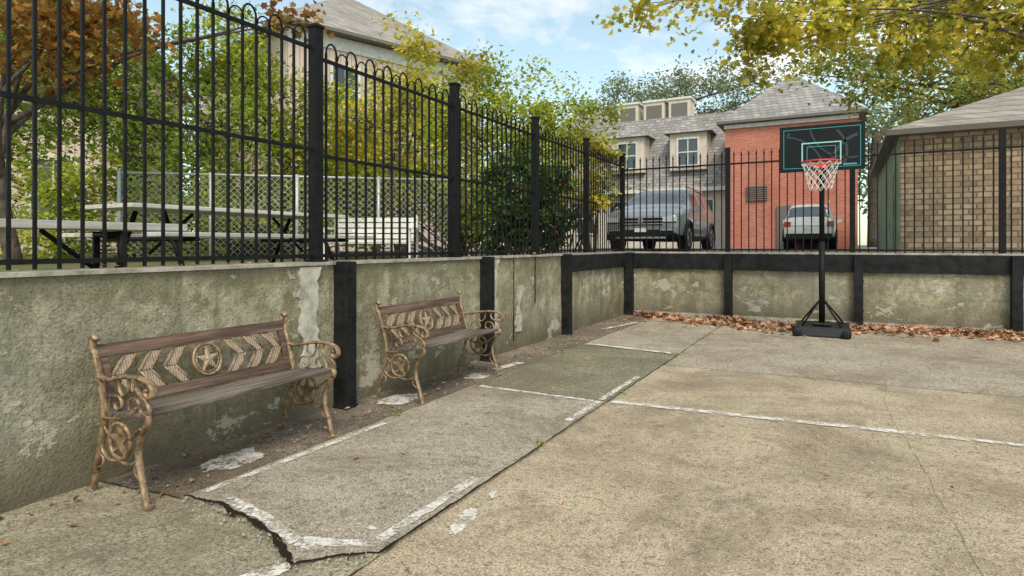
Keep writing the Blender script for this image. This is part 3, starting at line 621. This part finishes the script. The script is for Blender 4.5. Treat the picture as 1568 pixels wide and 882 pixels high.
# ------------------------------------------------------------ cars
M_tyre,_,_=mk('tyre_rubber',.85,0,.2,(.015,.015,.016)); M_rim,_,_=mk('alloy_rim',.35,.6,.5,(.4,.4,.41)); M_chrome,_,_=mk('chrome_trim',.25,.8,.5,(.7,.7,.72))
M_lamp,_,_=mk('headlamp',.12,0,.7,(.6,.63,.65)); M_tail,_,_=mk('tail_lamp',.2,0,.6,(.4,.025,.02))
P_grey,nt,b=mk('slate_grey_car_paint',.3,.35,.5,(.27,.285,.30)); b.inputs['Coat Weight'].default_value=.8
P_white,nt,b=mk('pearl_white_car_paint',.3,.1,.5,(.70,.67,.62)); b.inputs['Coat Weight'].default_value=.6
def car(name,loc,rot,paint,L=5.0,W=.99,H=1.76):
    r=empty(name,loc,rot); k=H/1.76
    st=[(0.00,.42,.72,.80,.80,.76,''),(.06,.30,.92,1.0,.91,.84,''),(.35,.26,1.0,1.10,.96,.84,''),(1.0,.26,1.05,1.17,.985,.84,''),(1.28,.26,1.08,1.21,.99,.84,'w'),
        (1.72,.26,1.10,1.56,.99,.765,'w'),(2.02,.26,1.11,1.71,.99,.73,'g'),(2.75,.26,1.12,1.76,.99,.73,'p'),(2.85,.26,1.12,1.76,.99,.73,'g'),(3.65,.26,1.14,1.75,.99,.72,'p'),(3.75,.26,1.14,1.74,.99,.72,'g'),
        (4.45,.28,1.15,1.70,.98,.71,'p'),(4.62,.28,1.15,1.67,.96,.69,'r'),(4.88,.32,1.10,1.16,.93,.80,''),(4.97,.36,.86,.92,.88,.78,''),(5.0,.44,.70,.76,.80,.7,'')]
    b=B(); vs=[]
    for (s,zb,zl,zt,wl,wt,fl) in st:
        zl,zt=zl*k,zt*k
        h=[(0,zb),(wl*.86,zb),(wl*.97,zb+.12),(wl,(zb+zl)/2+.04),(wl*.965,zl-.03),(wl*.94,zl),(wt,zt-.05),(wt*.86,zt),(0,zt+.015)]
        ring=[(x*W/.99,z) for x,z in h]+[(-x*W/.99,z) for x,z in h[-2:0:-1]]
        vs.append([(x,s*L/5,z) for x,z in ring])
    n=len(vs[0]); b.v=[p for q in vs for p in q]
    for i in range(len(vs)-1):
        fl=st[i][6]
        for j in range(n):
            jj=j if j<8 else 15-j; mi=0
            if fl=='g' and jj==5: mi=1
            if fl in('w','r') and jj in (6,7): mi=1
            if fl=='w' and i==5 and jj==5: mi=1
            if jj in (0,1) : mi=2
            b.f.append([i*n+j,i*n+(j+1)%n,(i+1)*n+(j+1)%n,(i+1)*n+j]); b.m.append(mi); b.s.append(True)
    b.f.append(list(range(n))); b.m.append(0); b.s.append(True); b.f.append([(len(vs)-1)*n+j for j in range(n)]); b.m.append(0); b.s.append(True)
    b.obj('body',[paint,M_cglass,M_plastic],r,sub=2)
    for yw,nm in ((.92*L/5,'front'),(4.0*L/5,'rear')):
        b=B()
        for s2 in(-1,1):
            x=s2*(W-.02)
            b.tube([(x-s2*.24,yw,.37),(x+s2*.012,yw,.37)],.37,28,0,sm=False); b.tube([(x-s2*.02,yw,.37),(x+s2*.02,yw,.37)],.245,24,1,sm=False)
            arcp=[(x+s2*.005,yw+.44*math.cos(t),.36+.44*math.sin(t)) for t in np.linspace(-.15,math.pi+.15,16)]; b.tube(arcp,.05,8,2)
            for q in range(5):
                t=2*math.pi*q/5; b.beam((x+s2*.022,yw,.37),(x+s2*.026,yw+.235*math.cos(t),.37+.235*math.sin(t)),.05,.02,2,(1,0,0))
        b.obj('wheels_'+nm,[M_tyre,M_rim,M_plastic],r)
    b=B(); y=-.012
    b.box(-.56,.56,y-.005,.10,.68,.89,2)
    for z in (.70,.775,.86): b.box(-.58,.58,y-.02,y,z,z+.022,0)
    for s2 in(-1,1):
        a,c_=sorted((s2*.57,s2*.92)); b.box(a,c_,.02+y,.30,.76,.885,1); b.box(a,c_,.015+y,.30,.735,.755,2)
        a,c_=sorted((s2*.52,s2*.84)); b.box(a,c_,y,.1,.42,.53,2)
        b.box(a,c_,y-.006,.1,.535,.555,0)
        b.beam((s2*(W-.02),1.55,1.13),(s2*(W+.19),1.55,1.18),.12,.15,3)
        b.box(s2*.70-.02,s2*.70+.02,2.0,4.3,H-.01,H+.05,0)
    b.box(-.5,.5,y-.004,.1,.38,.56,2); b.box(-.17,.17,y-.03,y-.01,.50,.60,4); b.box(-.06,.06,y-.03,y,.74,.85,0); b.box(-.66,.66,y-.01,.1,.33,.375,0)
    ye=L-.02
    for s2 in(-1,1):
        a,c_=sorted((s2*.62,s2*.86)); b.box(a,c_,ye-.25,ye+.02,.86,1.06,5)
    b.box(-.6,.6,ye,ye+.03,.90,.93,0); b.box(-.16,.16,ye+.03,ye+.04,.72,.82,4); b.box(-.8,.8,ye-.1,ye+.06,.40,.60,2)
    b.obj('trim_and_lights',[M_chrome,M_lamp,M_plastic,paint,M_white,M_tail],r,bev=.006)
car('parked_suv',(-4.58,15.5,1.075),0,P_grey,5.1,1.05,1.80)
car('parked_suv',(-1.1,30.4,1.075),math.pi,P_white,4.6,.93,1.80)

# ------------------------------------------------------------ buildings
def hip(b,x0,x1,y0,y1,z,h,ov=.35,mi=1,t=.12,frac=.5):
    x0-=ov;x1+=ov;y0-=ov;y1+=ov; w=min(x1-x0,y1-y0)*frac
    if x1-x0<=y1-y0: R0=((x0+x1)/2,y0+w,z+h); R1=((x0+x1)/2,y1-w,z+h)
    else: R0=(x0+w,(y0+y1)/2,z+h); R1=(x1-w,(y0+y1)/2,z+h)
    v=[(x0,y0,z),(x1,y0,z),(x1,y1,z),(x0,y1,z),R0,R1]
    fs=[(0,1,4),(1,2,5,4),(2,3,5),(3,0,4,5)] if x1-x0<=y1-y0 else [(0,1,5,4),(1,2,5),(2,3,4,5),(3,0,4)]
    b.add(v,fs,mi); b.box(x0,x1,y0,y1,z-t,z-.003,2)
def window(b,x0,x1,y,z0,z1,fr=3,gl=4,t=.09,mull=True):
    b.box(x0,x1,y-.02,y+.02,z0,z1,gl)
    for a in ((x0-t,x1+t,z1,z1+t),(x0-t,x1+t,z0-t,z0),(x0-t,x0,z0,z1),(x1,x1+t,z0,z1)): b.box(a[0],a[1],y-.07,y+.01,a[2],a[3],fr)
    if mull:
        b.box((x0+x1)/2-.025,(x0+x1)/2+.025,y-.05,y-.021,z0,z1,fr); b.box(x0,x1,y-.055,y-.022,(z0+z1)/2-.03,(z0+z1)/2+.03,fr)
M_trim,_,_=mk('dark_eave_trim',.6,0,.3,(.16,.145,.13))
def building(name,parts,mats):
    r=empty(name)
    for nm,b in parts: b.obj(nm,mats,r)
MB=[M_brick,M_slate,M_trim,M_white,M_glass]
b=B(); b.box(-4.86,.62,30.3,38,1.0,7.0,0); b2=B(); hip(b2,-4.86,.62,30.3,38,7.05,2.6); b2.box(-4.9,.66,30.2,30.3,6.72,6.9,3)
b3=B(); b3.box(-2.6,-2.0,30.2,30.29,1.0,3.0,2); b3.box(-2.2,-1.5,30.24,30.29,5.5,6.5,4)
for i in range(7): b3.box(-3.9,-3.0,30.2,30.29,3.3+i*.1,3.3+i*.1+.06,2)
building('brick_house',[('walls',b),('roof',b2),('openings',b3)],MB)
MB2=[M_stone,M_slate2,M_trim,M_white,M_glass,M_green]
b=B(); b.box(1.26,10,17.5,28,1.0,3.95,0); b.box(1.23,1.26,17.52,28,1.0,3.95,5); b.box(1.2,1.23,19.0,20.0,1.0,3.1,5); b.box(1.2,1.23,22,25,1.0,3.3,5)
b2=B(); hip(b2,1.25,10,17.5,28,4.0,2.0,.3)
building('stone_garage',[('walls',b),('roof',b2)],MB2)
MB3=[M_cream,M_slate,M_trim,M_white,M_glass,M_pink]
b=B(); x0,x1,y0,y1=-14.5,-5.0,33,43; b.box(x0,x1,y0,y1,1.0,4.2,0); b2=B()
v=[(x0,y0-.4,4.2),(x1,y0-.4,4.2),(x1,y1,4.2),(x0,y1,4.2),(x0+.3,y0+1.4,8.4),(x1-.1,y0+1.4,8.4),(x1-.1,y1-1,8.4),(x0+.3,y1-1,8.4)]
b2.add(v,[(0,1,5,4),(1,2,6,5),(2,3,7,6),(3,0,4,7),(4,5,6,7)],1); b2.box(x0-.1,x1+.1,y0-.5,y0-.3,4.05,4.25,3)
b3=B()
for cx in (-10.4,-7.1):
    b3.box(cx-.95,cx+.95,y0-.35,y0+1.6,5.2,7.15,0); window(b3,cx-.5,cx+.5,y0-.36,5.45,6.8)
    xa,xb,ya,yb=cx-1.25,cx+1.25,y0-.6,y0+2.2; b3.add([(xa,ya,7.15),(xb,ya,7.15),(xb,yb,7.15),(xa,yb,7.15),(cx,y0+.7,8.15),(cx,yb,8.15)],[(0,1,4),(1,2,5,4),(3,0,4,5),(0,3,2,1)],1)
for cx in (-11.1,-9.55,-8.1):
    b3.box(cx-.6,cx+.6,y0+2,y0+3.2,8.2,9.5,0); b3.box(cx-.45,cx+.45,y0+1.97,y0+2,8.5,9.3,2); b3.box(cx-.68,cx+.68,y0+1.93,y0+3.25,9.5,9.62,3)
for cx in (-13,-11,-8.6,-6.4): window(b3,cx-.5,cx+.5,y0-.01,1.9,3.6)
building('mansard_house',[('walls',b),('roof',b2),('dormers_and_chimneys',b3)],MB3)
def rotbuilding(name,X0,Y0,X1,Y1,depth,z1,h,mats,wins):
    a=Vector(S(X0,Y0)); c=Vector(S(X1,Y1)); d=c-a; L=d.length; ang=math.atan2(d.y,d.x)
    r=empty(name,(a.x,a.y,0),ang); b=B(); b.box(0,L,0,depth,1,z1); b.box(-.02,L+.02,-.06,0,z1-.6,z1-.12,3); b.obj('walls',mats,r)
    b=B(); hip(b,0,L,0,depth,z1+.02,h,.5); b.obj('roof',mats,r); b=B()
    for (x,z) in wins: window(b,x*L-.5,x*L+.5,-.01,z,z+1.6)
    b.obj('windows',mats,r)
MB4=[M_pink,M_slate2,M_trim,M_white,M_glass]
rotbuilding('pale_sided_house',-7.8,21.2,-1.4,27,10,9.0,3.4,MB4,[(.25,6.2),(.8,6.2),(.2,3),(.55,3),(.85,3)])
rotbuilding('pale_sided_house',-24,13,-11.2,17.5,9,7.5,3,MB4,[(.3,5),(.6,5),(.88,5),(.3,2),(.6,2),(.88,2)])
rotbuilding('brick_row_house',2.6,40,6.8,38,8,8.2,2.2,MB,[(.3,5),(.7,5)])

# ------------------------------------------------------------ world, sun, camera
W=bpy.data.worlds.new('World'); scene.world=W; W.use_nodes=True; nt=W.node_tree; bg=nt.nodes['Background']
sk=nt.nodes.new('ShaderNodeTexSky'); sk.sky_type='NISHITA'; sk.sun_disc=False; el,az=math.radians(50),math.radians(145)
sk.sun_elevation=el; sk.sun_rotation=az; sk.air_density=1.0; sk.dust_density=1.0; sk.ozone_density=1.0
v=coord(nt,(1,1,2.6),'Generated'); cl=noi(nt,2.4,8,.6,v,.3)
base=mix(nt,1.0,sk.outputs['Color'],(1.8,1.9,1.55),'MULTIPLY')
c=mix(nt,ramp(nt,cl,[(.50,.16),(.66,.92)]),base,(9.4,9.3,9.0))
nt.links.new(c,bg.inputs['Color']); bg.inputs['Strength'].default_value=.135
sd=Vector((math.sin(az)*math.cos(el),math.cos(az)*math.cos(el),math.sin(el)))
sl=bpy.data.lights.new('sun','SUN'); sl.energy=2.7; sl.angle=math.radians(24); sl.color=(1,.90,.76)
so=bpy.data.objects.new('sun',sl); scene.collection.objects.link(so); so.rotation_euler=sd.to_track_quat('Z','Y').to_euler(); so.location=(5,-5,12)
cam=bpy.data.cameras.new('camera'); co=bpy.data.objects.new('camera',cam); scene.collection.objects.link(co); scene.camera=co
co.location=(0,0,1.25); co.rotation_euler=(math.radians(90),0,math.atan2(SA,CA)); cam.lens=21.45; cam.sensor_width=36; cam.shift_y=-.0423; cam.clip_start=.05; cam.clip_end=1500
scene.view_settings.view_transform='Standard'; scene.view_settings.look='None'; scene.view_settings.exposure=0
